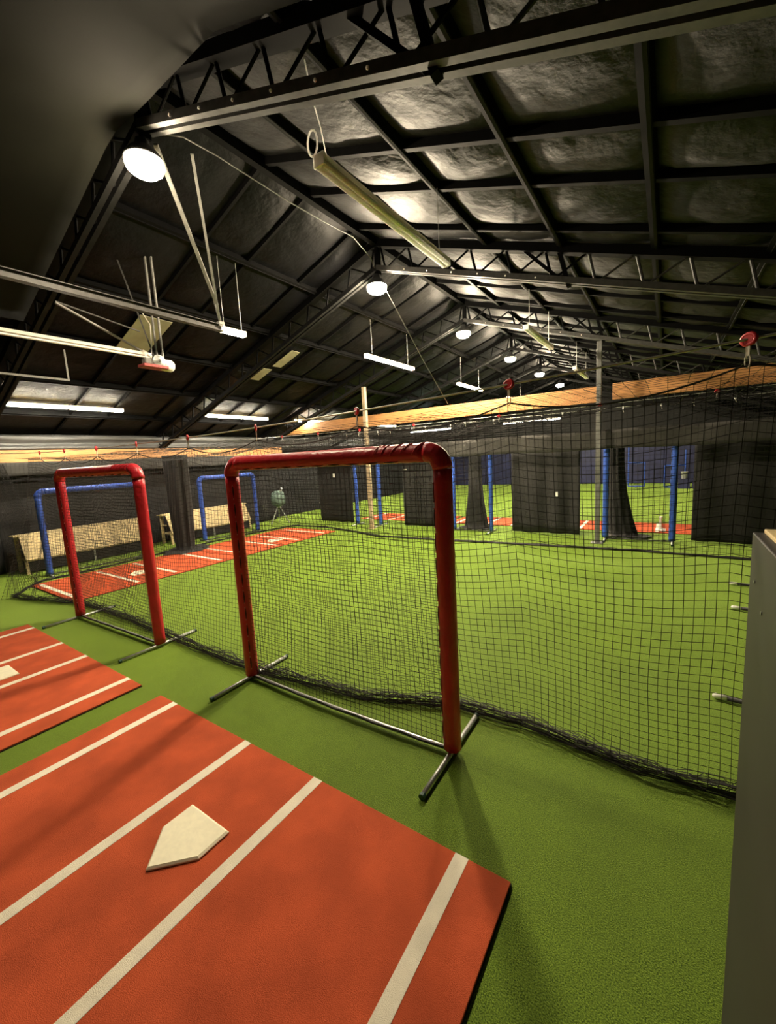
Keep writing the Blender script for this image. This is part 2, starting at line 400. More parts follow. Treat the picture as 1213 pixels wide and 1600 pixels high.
# long grey beam at left with its braces
t = thing('hanging_beam', 'long grey steel beam hung at left, ending at a short lit lamp', 'beam', (-2, 0, 4.84))
MB().box(-.05, .05, -2.6, 2.68, -.055, -.045).build('flange', M['chord'], t)
MB().box(-.05, .05, -2.6, 2.68, .045, .055).build('flange', M['chord'], t)
MB().box(-.008, .008, -2.6, 2.68, -.045, .045).build('web', M['chord'], t)
t = thing('brace', 'pale steel brace slanting from the nearest lamp to the long grey beam, left of two', 'brace')
MB().bar((-.55, 1.0, 6.22), (-2, 2.64, 5.22), .05, .03).build('angle', M['lightsteel'], t)
MB().bar((-2, 2.60, 5.28), (-2, 2.69, 4.86), .03, .03).build('gusset', M['lightsteel'], t)
t = thing('brace', 'thin pale steel brace slanting from the roof to the long grey beam, right of two', 'brace')
MB().bar((-.6, 1.5, 6.4), (-2, 2.67, 4.9), .035, .02).build('angle', M['lightsteel'], t)
MB().box(-2.05, -1.95, 2.62, 2.72, 4.86, 4.94).build('end_plate', M['lightsteel'], t)
# door operator with its rail
t = thing('door_operator', 'overhead door operator with grimy red base hung at the end of its pale rail', 'motor', (-2.602, 1.818, 4.204))
t.scale = (.772,)*3
def _sub(nm, mb, mt, par=t, **k): return mb.build(nm, M[mt], par, **k)
_sub('base', MB().box(-.14, .14, -.36, .16, -.10, -.04), 'motorred', bevel=.01)
_sub('housing', MB().box(-.09, .09, -.30, .02, -.04, .10), 'lightsteel', bevel=.03)
_sub('motor', MB().lathe((0, .20, .0), [(.03,-.16),(.11,-.15),(.125,-.05),(.125,.08),(.09,.13),(.02,.15)], 18, 'y'), 'cream', smooth=True)
pw = _sub('pulley', MB().lathe((.11, -.02, .05), [(.03,-.02),(.12,-.02),(.13,0),(.10,.01),(.10,.0),(.03,.02)], 18, 'x'), 'galv')
_sub('hub', MB().lathe((.13, -.02, .05), [(.0,0),(.03,0),(.03,.03),(.0,.03)], 10, 'x'), 'housing', pw)
for k in range(4):
    a = k*1.3; _sub('cable_loop', MB().tube([(.05+.03*math.sin(a), -.30+.02*k, .08), (.07, -.28+.05*math.cos(a), .18+.02*k), (.03, -.18+.02*k, .16), (.04, -.14, .09)], .006, 5), 'cream')
for dx, dy in ((0, 0), (.05, .10)): _sub('hanger_rail', MB().bar((dx, dy, .10), (dx, dy, 2.40), .045, .03), 'lightsteel')
_sub('hanger_rail', MB().bar((0, -.05, .12), (-.30, -.42, 2.1), .04, .025), 'chord')
_sub('diagonal_brace', MB().bar((0, -.15, .16), (0, -1.72, .82), .05, .03), 'lightsteel')
_sub('diagonal_brace', MB().bar((0, -1.72, .84), (0, -.30, .62), .03, .02), 'chord')
_sub('control_cable', MB().tube([(.02, -.12, .2), (0, -.08, .5), (.0, -.06, .8), (.0, -.25, 1.1)], .008, 5), 'cream')
# rail is a lit-looking pale channel
t = thing('door_rail', 'long pale rail leading left from the door operator', 'rail', (-2.602, -.46, 4.327))
t.scale = (.772,)*3
MB().box(-.045, .045, -3.2, 2.82, -.01, .045).build('upper_channel', M['cream'], t)
MB().box(-.03, .03, -3.2, 2.82, -.06, -.03).build('lower_channel', M['tubeoff'], t)
t = thing('hanging_rod', 'thin pale rod frame hanging at far left above the paired lights', 'rod', (-5.5, 0, 4.34))
MB().bar((0, -1.2, 0), (0, 1.56, 0), .035, .035).build('rod', M['lightsteel'], t)
MB().bar((0, 1.54, 0), (0, 1.54, roofz(-5.5)-4.34-.1), .03, .03).build('hanger', M['lightsteel'], t)
for k, (c, r, lb) in enumerate([((-4.25, 6.26, 0), .40, 'larger olive fibreglass patch in the dark left roof slope'),
                  ((-5.12, 6.08, 0), .30, 'smaller olive fibreglass patch, below the larger one'),
                  ((-4.5, 2.60, 0), .62, 'olive fibreglass patch behind the door operator')]):
    def sk_(u, v, c=c, r=r):
        x = c[0]+(u-.5)*2*r; y = c[1]+(v-.5)*(.30 if k < 2 else .62); return (x, y, roofz(x)-.17)
    bb = MB(); bb.grid(sk_, 3, 3); tag(bb.build('roof_patch', M['skylight'], solid=.01), lb, 'patch')

# ------------------------------------------------------------------ posts
t = thing('steel_post', 'tall square grey steel post in front of the far curtains', 'post', (3.09, 9.475, 0))
MB().box(-.055, .055, -.055, .055, .012, roofz(3.09)-.66).build('column', M['post'], t, bevel=.006)
MB().box(-.14, .14, -.14, .14, 0, .014).build('base_plate', M['post'], t)
t = thing('tan_post', 'tall tan post standing left of the big red screen top, before the far curtains', 'post', (-4.05, 9.475, 0))
MB().box(-.06, .06, -.06, .06, .012, roofz(-4.05)-.66).build('column', M['postwood'], t, bevel=.006)
MB().box(-.12, .12, -.12, .12, 0, .014).build('base_plate', M['postwood'], t)

# ------------------------------------------------------------------ timber beams
def beam_x(segs, y, z0, z1, label, th=.09):
    t = thing('timber_beam', label, 'beam', (0, y, 0))
    for x0, x1, dz in segs: MB().box(x0+.004, x1-.004, -th/2, th/2, z0+dz, z1+dz).build('timber_board', M['timber'], t, bevel=.006)
beam_x([(-9.5, -6.0, 0), (-6.0, -1.6, .0), (-1.6, 3.02, .0), (3.28, 6.6, .02), (6.6, 9.5, .02)], 10.5, 3.61, 4.02, 'orange timber beam high across the hall above the far curtains')
t = thing('timber_beam', 'orange timber beam along the left wall above the benches', 'beam', (-9.3, 0, 0))
for y0, y1 in ((-4, .9), (.9, 4.6), (4.6, 7.4), (7.4, 10.3)): MB().box(-.05, .05, y0+.003, y1-.003, 2.83, 3.15).build('timber_board', M['timber'], t, bevel=.006)
# grey folded sheet above left beam
def gs(u, v):
    y = lerp(-4, 20, u); z = lerp(3.17, 3.56, v)
    return (-9.38+.05*math.sin(v*9+u*3)+.05*nz(y*.8, v*4), y, z+.02*nz(y, 3))
b = MB(); b.grid(gs, 60, 8); tag(b.build('plastic_sheet', M['greysheet'], smooth=True, solid=.004), 'folded grey plastic sheeting above the left timber beam', 'sheet')

# ------------------------------------------------------------------ curtains
def curtain(name, x0, x1, y, z0, z1, label, pleats=None, amp=.035, m_='curtain', axis='x', flare=0):
    n = max(12, int(abs(x1-x0)*14)); ph = random.random()*9
    def fn(u, v):
        x = lerp(x0, x1, u); z = lerp(z1, z0, v)
        yy = y+amp*math.sin(x*9+ph+1.5*nz(x, 0, ph))*(.5+.5*v)+amp*.6*nz(x*3, z*.6, ph)
        if flare: x += flare*(u-.3)*v**3
        zz = z+(.02*nz(x*4, 1) if v == 1 else 0)
        return (x, yy, zz) if axis == 'x' else (yy, x, zz)
    b = MB(); b.grid(fn, n, 10)
    return tag(b.build(name, M[m_], smooth=True, solid=.006), label, 'curtain')
YC = 10.32
curtain('curtain', -7.25, -5.5, YC, .02, 2.5, 'black curtain panel left of the tan post, with a small white card')
curtain('curtain', -3.2, -1.25, YC, .02, 2.5, 'black curtain panel hanging behind the right post of the big red screen')
curtain('curtain', .66, 2.55, YC, .02, 2.5, 'wide black curtain panel left of the grey post')
curtain('curtain', 5.06, 9.5, YC, .02, 2.5, 'widest black curtain panel, at the far right')
curtain('curtain', 1.0, 10.1, -9.75, .02, 2.95, 'long black curtain behind the two plywood benches', axis='y')
curtain('curtain', -4.9, .98, -9.55, .02, 2.95, 'black curtain at the far left edge, before the benches begin', axis='y')
def drape(name, cx, cy, z1, r0, r1, label, lean=0, puddle=.5, ry=.5):
    n = 36; b = MB()
    def fn(u, v):
        a = 2*PI*u; s = v
        r = lerp(r0, r1, s**2.2)*(1+.16*math.sin(a*9+2*s)+.06*math.sin(a*5))
        z = lerp(z1, .03, min(1, s/.92))
        if s > .92: r += (s-.92)/.08*puddle*(.5+.5*nz(math.cos(a)*2, math.sin(a)*2, cx)+.4)
        zz = z if s < .92 else .03+.05*(1-(s-.92)/.08)*abs(math.sin(a*7))+.012
        return (cx+lean*s**2+r*math.cos(a), cy+r*ry*math.sin(a), zz)
    b.grid(fn, n, 22)
    return tag(b.build(name, M['curtain'], smooth=True), label, 'drape')
drape('gathered_drape', -.56, 10.45, 2.5, .18, .42, 'gathered black drape between the two middle blue padded posts', puddle=.12)
drape('gathered_drape', 3.38, 10.5, 2.5, .17, .34, 'gathered black drape right of the grey post, spilling on the turf', lean=.25, puddle=.30)
drape('gathered_drape', -7.45, 4.6, 2.85, .30, .20, 'gathered black drape hanging between the two plywood benches', lean=.02, puddle=.5, ry=1)
# valance
def val(u, v):
    x = lerp(-9.3, 9.4, u); z = lerp(2.84, 2.36, v)
    return (x, 9.76+.02*math.sin(x*3.1)+.03*nz(x*1.5, z), z+.012*math.sin(x*2.2))
b = MB(); b.grid(val, 120, 5); tag(b.build('valance', M['valance'], smooth=True, solid=.006), 'long dark grey cloth valance above the far curtain openings', 'valance')
def val2(u, v):
    y = lerp(-2, 10, u); z = lerp(2.84, 2.50, v)
    return (-9.2+.03*nz(y*1.5, z), y, z)
b = MB(); b.grid(val2, 60, 4); tag(b.build('valance', M['valance'], smooth=True, solid=.006), 'dark grey cloth valance under the left timber beam', 'valance')

# ------------------------------------------------------------------ mats
PW = .216
def plate(parent_loc, rz, label, z=.028):
    w_ = .216; s = .216; t_ = .0254
    top = [(-w_, 0), (w_, 0), (w_, -s), (0, -.432), (-w_, -s)]
    b = MB(); n = 0
    k = .93
    cx, cy = 0, -.2
    b.v = [(x, y, 0) for x, y in top]+[(x, y, .010) for x, y in top]+[(cx+(x-cx)*k, cy+(y-cy)*k, .020) for x, y in top]
    b.f = [(4,3,2,1,0), (10,11,12,13,14)]
    for l in (0, 5):
        for i in range(5): j = (i+1) % 5; b.f.append((l+i, l+j, l+5+j, l+5+i))
    bmx = b.build('home_plate', M['plate'])
    bmx.data.flip_normals()
    bmx.location = (parent_loc[0], parent_loc[1], z); bmx.rotation_euler = (0, 0, rz)
    bm = bmesh.new(); bm.from_mesh(bmx.data); bmesh.ops.recalc_face_normals(bm, faces=bm.faces); bm.to_mesh(bmx.data); bm.free()
    return tag(bmx, label, 'home plate')
SX = [.302, 1.498, 2.342, 3.538]
def batting_mat(loc, rz, label, L=2.3, W=3.84, inset=0.0, sx=SX):
    t = thing('batting_mat', label, 'mat', loc, rz)
    n = MB().box(0, W, -L, 0, 0.002, .010).build('backing', M['matback'], t)
    MB().box(0.004, W-.004, -L+.004, -.004, .010, .026).build('clay_turf', M['clay'], t, bevel=.004)
    for x in sx:
        MB().box(x-.043, x+.043, -L+.006+inset, -.006-inset, .0255, .0285).build('painted_stripe', M['stripe'], t)
    return t
batting_mat((0, 0, 0), 0, 'large clay red batting mat in the foreground with a full home plate')
plate((1.934, -.657+.0), 0, 'white home plate on the foreground red mat')
batting_mat((-4.257, 0, 0), 0, 'clay red batting mat cut by the left edge of the picture')
plate((-4.257+1.92, -.657), 0, 'white home plate cut by the left edge of the picture')
# left mats, stripes run along X
SL2 = [.50, 1.71, 2.56, 3.70]; SL3 = [.42, 1.61, 2.46, 3.60]
batting_mat((-4.95, 4.70, 0), -PI/2, 'clay red mat inside the net, nearer one, before the first plywood bench', L=2.4, W=3.84, inset=.16, sx=SL2)
plate((-5.76, 2.56), -PI/2, 'white home plate on the nearer red mat inside the net')
batting_mat((-4.95, 8.56, 0), -PI/2, 'clay red mat inside the net, farther one, before the second plywood bench', L=2.4, W=3.84, inset=.16, sx=SL3)
plate((-5.62, 6.55), -PI/2, 'white home plate on the farther red mat inside the net')
for k, (x, lb) in enumerate(((-5.9, 'red mat beyond the curtains, seen beside the tan post'), (-1.9, 'red mat beyond the curtains, seen between the middle blue posts'), (2.1, 'red mat beyond the curtains, seen right of the grey post'))):
    batting_mat((x, 12.75, 0), 0, lb, L=1.55, sx=[.3, 1.4, 2.25, 3.5])

# ------------------------------------------------------------------ nets
def netmesh(P, us, vs, r, nsu, nsv, b=None):
    """strands: for each u in us a strand over nsv samples of v; for each v in vs a strand over nsu samples of u"""
    b = b or MB()
    def strand(pts):
        n0 = len(b.v)
        for i, p in enumerate(pts):
            d = (pts[min(i+1, len(pts)-1)]-pts[max(i-1, 0)])
            if d.length < 1e-6: d = V((0,0,1))
            d.normalize(); a = V((.31, .9, .3)); e1 = d.cross(a).normalized(); e2 = d.cross(e1)
            for t in (0, 2.0944, 4.18879): b.v.append(tuple(p+e1*(r*math.cos(t))+e2*(r*math.sin(t))))
        for i in range(len(pts)-1):
            for j in range(3):
                j2 = (j+1) % 3; q = n0+i*3
                b.f.append((q+j, q+j2, q+3+j2, q+3+j))
    for u in us: strand([V(P(u, j/nsv)) for j in range(nsv+1)])
    for v in vs: strand([V(P(i/nsu, v)) for i in range(nsu+1)])
    return b
def hem(path, name_parent, label=None, n=14, w_=.09, h=.07, r=.0035, name='gathered_hem', mt='net'):
    """rumpled net lying in a roll on the turf along path [(x,y)...]"""
    b = MB(); segs = []
    for (x0, y0), (x1, y1) in zip(path, path[1:]):
        L = math.hypot(x1-x0, y1-y0); k = max(2, int(L/.09))
        for i in range(k): segs.append((lerp(x0, x1, i/k), lerp(y0, y1, i/k)))
    segs.append(path[-1])
    def off(i, q):
        a = q*2.4; x, y = segs[i]
        rr = .35+.65*abs(nz(i*.21, q*1.7)*1.6)
        px, py = segs[max(0, i-1)]; qx, qy = segs[min(len(segs)-1, i+1)]
        dx, dy = qx-px, qy-py; l = math.hypot(dx, dy) or 1
        o = w_*rr*math.cos(a+.8*nz(i*.15, q)); z = .012+h*.5*(1+math.sin(a+1.2*nz(i*.13, q+9)))*rr
        return V((x-dy/l*o, y+dx/l*o, z))
    for q in range(n): b.tube([off(i, q) for i in range(len(segs))], r, 3, cap=False)
    for i in range(0, len(segs)-2):
        for k in range(5):
            q0 = random.randrange(n); q1 = random.randrange(n)
            b.tube([off(i, q0), (off(i, q0)+off(i+1, q1))/2+V((0,0,.01)), off(i+1, q1)], r*.8, 3, cap=False)
    return b.build(name, M[mt], name_parent)

HK = [-5.9, -4.65, -3.3, -1.95, -.6, .75, 2.16, 3.55, 4.85, 6.3, 7.7]   # hook positions on the near cable
def cableZ(x): return 2.845+.0052*(x+1.0)**2*.75 if x > -1 else 2.845+.0035*(x+1)**2
def scallop(x, hooks, drop=.13, sag=.10):
    for a, b_ in zip(hooks, hooks[1:]):
        if a <= x <= b_: t = (x-a)/(b_-a); return drop+sag*4*t*(1-t)
    return drop
NP = [(-6.62, .38), (-6.0, .50), (-4.6, .90), (-3.0, .93), (-1.37, .87), (.1, .84), (.56, .86), (1.95, 1.02), (2.9, 1.37), (3.5, 1.40), (4.4, 1.29), (4.9, 1.33), (7.5, 1.45)]
def nearnet(u, v):
    x = lerp(-6.6, 7.5, u)
    zt = cableZ(x)-scallop(x, HK)
    yb = pl(NP, x)
    z = lerp(zt, .04, v)
    y = lerp(1.0, yb, v**1.6)
    y += .05*math.sin(PI*v)*math.sin(x*1.1+.7)+.045*nz(x*.9, z*.9, 3)*math.sin(PI*min(1, v*1.1))
    xx = x+.05*nz(x*.7, z*1.1, 8)*v + .035*math.sin(PI*v)*math.sin(2.1*x)
    zz = z+.035*nz(x*.8, z*.5, 5)*math.sin(PI*v)+.05*math.sin(x*1.7+.4)*v*(1-v)*2
    if x < -5.6:                                   # the left end flares inwards into folds
        k = (-5.6-x); y += -.25*math.sin(k*9)*k*v
    return (xx, y, zz)
near = thing('batting_cage_net', 'near black cage net crossing the hall right behind the red screens', 'net')
nu = int(14.1/.060); nv = 47
netmesh(nearnet, [i/nu for i in range(nu+1)], [j/nv for j in range(nv+1)], .0021, 150, 34).build('mesh', M['net'], near)
MB().tube([nearnet(i/200, 0) for i in range(201)], .006, 5).build('top_rope', M['net'], near)
hem([(x, y+.02) for x, y in NP], near, n=26, w_=.10, h=.12, r=.0036)

def farb(x): return pl([(-7.5, 9.0), (-5.9, 9.1), (-4.4, 8.75), (-2.9, 8.3), (-.9, 8.4), (1.2, 8.6), (4.0, 8.8), (5.9, 8.7), (9.4, 8.8)], x)
def farnet(u, v):
    x = lerp(-7.6, 9.4, u); zt = 3.30-scallop(x, [-8.2+1.25*k for k in range(16)], .08, .05)
    z = lerp(zt, .03, v); y = lerp(8.0, farb(x), v**1.4)+.06*nz(x*.7, z*.7, 12)*math.sin(PI*v)
    return (x+.03*nz(x, z, 4), y, z)
far = thing('batting_cage_net', 'far black cage net hanging in front of the curtains and the grey post', 'net')
nu = int(17/.10); nv = 32
netmesh(farnet, [i/nu for i in range(nu+1)], [j/nv for j in range(nv+1)], .0030, 90, 16).build('mesh', M['net'], far)
MB().tube([farnet(i/160, 0) for i in range(161)], .006, 5).build('top_rope', M['net'], far)
hem([(-7.5, 9.0), (-5.9, 9.1), (-4.4, 8.75), (-2.9, 8.3), (-.9, 8.4), (1.2, 8.6), (4.0, 8.8), (5.9, 8.7), (9.4, 8.8)], far, n=12, w_=.06, h=.05, r=.007)

LP_ = [(.40, -6.6), (.75, -7.15), (1.2, -7.62), (2.0, -7.55), (4.0, -7.72), (5.6, -7.80), (7.5, -7.72), (9.0, -7.5)]
def leftnet(u, v):
    y = lerp(.42, 8.95, u); zt = 2.78-.06*math.sin(y*5)**2+.05*u
    xb = pl([(a, b_) for a, b_ in LP_], y); xt = lerp(-6.6, -7.6, min(1, u*2.2))
    z = lerp(zt, .03, v)
    return (lerp(xt, xb, v)+.07*nz(y*.8, z*.8, 31)*math.sin(PI*v), y, z)
lf = thing('batting_cage_net', 'left end of the cage net, before the blue screens and benches', 'net')
nu = int(8.6/.075); nv = 38
netmesh(leftnet, [i/nu for i in range(nu+1)], [j/nv for j in range(nv+1)], .0023, 60, 18).build('mesh', M['net'], lf)
hem([(b_, a) for a, b_ in LP_], lf, n=12, w_=.05, h=.05, r=.005)
b = MB()
for k in range(26):
    x0 = -6.62-.02*k; ph = k*.7
    b.tube([(x0+.03*math.sin(ph)-.01*k*0, .42+.012*k, 2.75), (-6.65-.008*k, .42+.02*k, 1.5), (-6.66-.02*k+.04*math.sin(ph), .36+.02*k, .6), (-6.62-.05*k*math.sin(ph*.3)**2, .30+.035*k, .03)], .003, 3)
b.build('corner_folds', M['net'], lf)

def roofnet(u, v):
    x = lerp(-7.4, 9.3, u); y = lerp(1.0, 8.0, v)
    z = lerp(cableZ(x)-.10, 3.27, v)-.30*math.sin(PI*v)*(.6+.4*math.sin(x*.9+1))-.06*abs(math.sin(x*2.4))*math.sin(PI*v)
    return (x, y+.05*nz(x, y), z+.03*nz(x*1.4, y*1.4, 3))
rn = thing('batting_cage_net', 'sagging net roof of the batting cage, seen edge on above the screens', 'net')
nu = int(16.7/.12); nv = 58
netmesh(roofnet, [i/nu for i in range(nu+1)], [j/nv for j in range(nv+1)], .0018, 90, 34).build('mesh', M['net'], rn)
# net above the valance
def vnet(u, v):
    x = lerp(-9.3, 9.4, u); return (x, 9.74+.02*nz(x*2, v), lerp(3.34, 2.84, v)-.03*abs(math.sin(x*2.6))*(1-v))
vn = thing('valance_net', 'strip of black net between the far cable and the valance cloth', 'net')
nu = int(18.7/.085)
netmesh(vnet, [i/nu for i in range(nu+1)], [j/8 for j in range(9)], .0035, 110, 6).build('mesh', M['net'], vn)

# cables and hooks
def cable(pts, r, label):
    tag(MB().tube(pts, r, 6).build('steel_cable', M['cable'], smooth=True), label, 'cable')
cable([(x*.5, 1.0, cableZ(x*.5)) for x in range(-18, 19)], .0075, 'near steel cable carrying the near cage net on red hooks')
cable([(-9.2+k*.62, 8.0, 3.30+.0025*(k*.62-9.2)**2*.6) for k in range(31)], .007, 'middle steel cable carrying the far cage net')
cable([(-9.2+k*.62, 9.74, 3.36) for k in range(31)], .007, 'farthest steel cable, above the valance, with many white clips')
def hook(s=1.0):
    t = thing('cable_hook', 'x', 'hook')
    ring = [(0, .028*math.cos(a)*1.0, .0+.028*math.sin(a)) for a in [2*PI*i/14 for i in range(14)]]
    ring = [(p[1]*1.25, 0, p[2]) for p in ring]
    MB().tube(ring, .011, 8, closed=True).build('red_ring', M['hookred'], t, smooth=True)
    MB().lathe((0, 0, 0), [(.0, -.008), (.024, -.008), (.024, .008), (.0, .008)], 12, 'y').build('ring_face', M['hookred'], t)
    MB().bar((0, 0, -.025), (.0, 0, -.085), .020, .010).build('strap', M['hooksteel'], t)
    link = [(.014*math.cos(a), 0, -.112+.036*math.sin(a)) for a in [2*PI*i/14 for i in range(14)]]
    MB().tube(link, .004, 6, closed=True).build('carabiner', M['hooksteel'], t, smooth=True)
    return t
hk0 = hook(); first = True
wh = ['far left end', 'left of the smaller red screen', 'over the smaller screen left post', 'over the smaller screen right post', 'between both red screens',
      'over the big screen left half', 'just left of the tan post', 'right of the big screen', 'largest, at right edge', 'beyond the right edge of the picture', 'farthest right, outside the picture']
for i, x in enumerate(HK):
    if i >= 9: continue
    o = hk0 if i == 0 else clone(hk0)
    o.location = (x, 1.0, cableZ(x)); o.rotation_euler = (0, 0, -.5+.25*math.sin(i*2.1))
    o['label'] = 'red ringed hook on near cable, '+wh[i]; o['group'] = 'red ringed hooks on the near cable'
hk2 = []
for i, x in enumerate([-6.6, -4.9, -3.2, -1.3, 1.1, 3.3, 5.25]):
    o = clone(hk0); o.location = (x, 8.0, 3.30+.0025*x*x*.6); o.rotation_euler = (0, 0, .3)
    o['label'] = 'small red ringed hook on middle cable, '+['farthest left', 'second from left', 'third from left', 'fourth from left', 'left of the grey post', 'just right of the grey post', 'farthest right'][i]
    o['group'] = 'red ringed hooks on the middle cable'
cl0 = None
for k in range(26):
    x = -8.6+k*.68+.1*math.sin(k*3)
    if cl0 is None:
        cl0 = thing('net_clip', 'small white clip on the farthest cable above the valance', 'clip', (x, 9.74, 3.36), 0, 'white clips on the farthest cable')
        MB().box(-.018, .018, -.01, .01, -.06, .015).build('jaw', M['pvc'], cl0)
        MB().bar((0, 0, -.05), (.02, 0, -.13), .012, .008).build('tail', M['hooksteel'], cl0)
    else:
        o = clone(cl0); o.location = (x, 9.74, 3.36); o.rotation_euler = (0, 0, .4*math.sin(k))

# ------------------------------------------------------------------ padded screens
def screen(name, label, W, H, R, vinyl, loc, rz, mesh_cell=.05, footlen=1.06, seed=0, bow=0.0):
    """frame in local XZ plane, x from 0 to W (post centres), feet along Y"""
    t = thing(name, label, 'screen', loc, rz)
    rc = .13; zt = H-R
    nv_ = lambda k, q: 1+.045*nz(k*.35, q, seed)
    def padtube(pts, nm, rad, nn=20):
        o = MB().tube(pts, [rad*nv_(i, len(pts)) for i in range(len(pts))], nn).build(nm, M[vinyl], t, smooth=True)
        return o
    # left post, right post (with creased elbow), top
    zb = .055
    padtube([(0, 0, zb+(zt-rc-zb)*i/24) for i in range(25)], 'post_pad', R)
    padtube([(W, 0, zb+(zt-rc-zb)*i/24) for i in range(25)], 'post_pad', R*1.0)
    def arc(cx, s):
        return [(cx+s*rc*math.sin(a), 0, zt-rc+rc*math.cos(a)) for a in [PI/2*i/9 for i in range(10)]]
    la = [(p[0], p[1], p[2]) for p in arc(rc, -1)][::-1]; ra = arc(W-rc, 1)
    padtube(la, 'elbow_pad', R*1.06); padtube(ra, 'elbow_pad', R*1.08)
    tp = [(rc+(W-2*rc)*i/40, 0, zt) for i in range(41)]
    o = MB().tube(tp, [R*1.03*(1+.035*nz(i*.9, seed)+(.02*math.sin(i*2.9) if i > 26 else 0)) for i in range(41)], 20).build('top_pad', M[vinyl], t, smooth=True)
    # wrinkle creases near the right elbow
    for i in range(7):
        x = W-rc-.03-i*.07-.03*math.sin(i*1.9); cr = []
        for k in range(7):
            a = -.2+1.9*k/6; cr.append((x-(.10+.03*math.sin(i*3))*k/6+.04, -R*1.03*math.sin(a), zt+R*1.03*math.cos(a)))
        MB().tube(cr, [.001, .004, .006, .007*(.7+.5*math.sin(i*2.3)), .006, .003, .001], 6).build('crease', M[vinyl], t, smooth=True)
    # lacing slots facing the opening, slightly to the front
    def slot(p, ax):
        L = .065
        b = MB()
        if ax == 'z': b.tube([(p[0], p[1], p[2]-L), (p[0], p[1], p[2]), (p[0], p[1], p[2]+L)], [.003, .009, .003], 8)
        else: b.tube([(p[0]-L, p[1], p[2]), (p[0], p[1], p[2]), (p[0]+L, p[1], p[2])], [.003, .009, .003], 8)
        s_ = b.build('lace_slot', M['slot'] if vinyl == 'redvinyl' else M['net'], t)
        for e in (-1, 1):
            q = (p[0], p[1]-.004, p[2]+e*(L+.006)) if ax == 'z' else (p[0]+e*(L+.006), p[1]-.004, p[2])
            MB().lathe(q, [(.001, -.008), (.006, -.004), (.006, .004), (.001, .008)], 6).build('knot', M['tie'] if vinyl == 'redvinyl' else M[vinyl], s_)
    for k in range(11):
        z = .22+k*(H-.50)/10.5
        slot((R*.80, -R*.62, z), 'z'); slot((W-R*.88, -R*.50, z), 'z')
    for k in range(int((W-.4)/.2)):
        slot((.30+k*.2, -R*.55, zt-R*.86), 'x')
    # net
    def P(u, v):
        x = lerp(R*.7, W-R*.7, u); z = lerp(zt-R*.6, .07, v)
        return (x+.02*nz(x*2, z*2, seed)*math.sin(PI*u), .05*math.sin(PI*u)*math.sin(PI*v)+.03*nz(x*1.3, z*1.3, seed+5)*math.sin(PI*u), z-.03*math.sin(PI*u)*v)
    nn = int(W/mesh_cell); mm_ = int(H/mesh_cell)
    netmesh(P, [i/nn for i in range(nn+1)], [j/mm_ for j in range(mm_+1)], .0022, 34, 34).build('net', M['net'], t)
    # galvanised foot bars and bottom rail
    for x in (0, W):
        fb = MB().tube([(x, -footlen/2, .024), (x, footlen/2, .024)], .022, 12).build('foot_bar', M['galv'], t, smooth=True)
        for e in (-1, 1):
            MB().tube([(x, e*(footlen/2-.02), .024), (x, e*(footlen/2+.012), .024)], .0235, 12).build('end_cap', M['greencap'], fb)
        MB().tube([(x, 0, .03), (x, 0, .10)], .028, 12).build('post_socket', M['galv'], t)
    pts = [(W*i/16, bow*math.sin(PI*i/16)-.0, .034+.006*math.sin(PI*i/16)) for i in range(17)]
    MB().tube(pts, .019, 10).build('bottom_rail', M['galv'], t, smooth=True)
    MB().tube([(x, y-.02, z+.01+.008*math.sin(i*2.1)) for i, (x, y, z) in enumerate(pts)], .010, 6).build('net_edge_rope', M['net'], t)
    return t
screen('pitching_screen', 'large red padded pitching screen in the middle foreground', 2.53, 2.55, .072, 'redvinyl', (.575, .76, 0), .012, seed=1, bow=-.03)
screen('pitching_screen', 'red padded pitching screen farther left, behind the left red mat', 2.50, 2.56, .072, 'redvinyl', (-3.82, .60, 0), .030, seed=2)
screen('pitching_screen', 'blue padded screen before the nearer plywood bench', 2.18, 2.16, .072, 'bluevinyl', (-8.07, 1.45, 0), PI/2-.09, seed=3, footlen=.7)
screen('pitching_screen', 'blue padded screen before the farther plywood bench', 2.0, 2.18, .070, 'bluevinyl', (-8.22, 5.72, 0), PI/2-.11, seed=4, footlen=.7)
screen('pitching_screen', 'blue padded screen in the curtain opening beside the tan post', 1.05, 2.60, .065, 'bluevinyl', (-5.09, 10.02, 0), 0, mesh_cell=.12, seed=5, footlen=.8)
screen('pitching_screen', 'blue padded screen in the middle curtain opening around the gathered drape', 1.23, 2.62, .060, 'bluevinyl', (-1.12, 10.02, 0), 0, mesh_cell=.12, seed=6, footlen=.8)
screen('pitching_screen', 'blue padded screen right of the grey post', 1.45, 2.62, .072, 'bluevinyl', (3.22, 9.98, 0), 0, mesh_cell=.12, seed=7, footlen=.8)

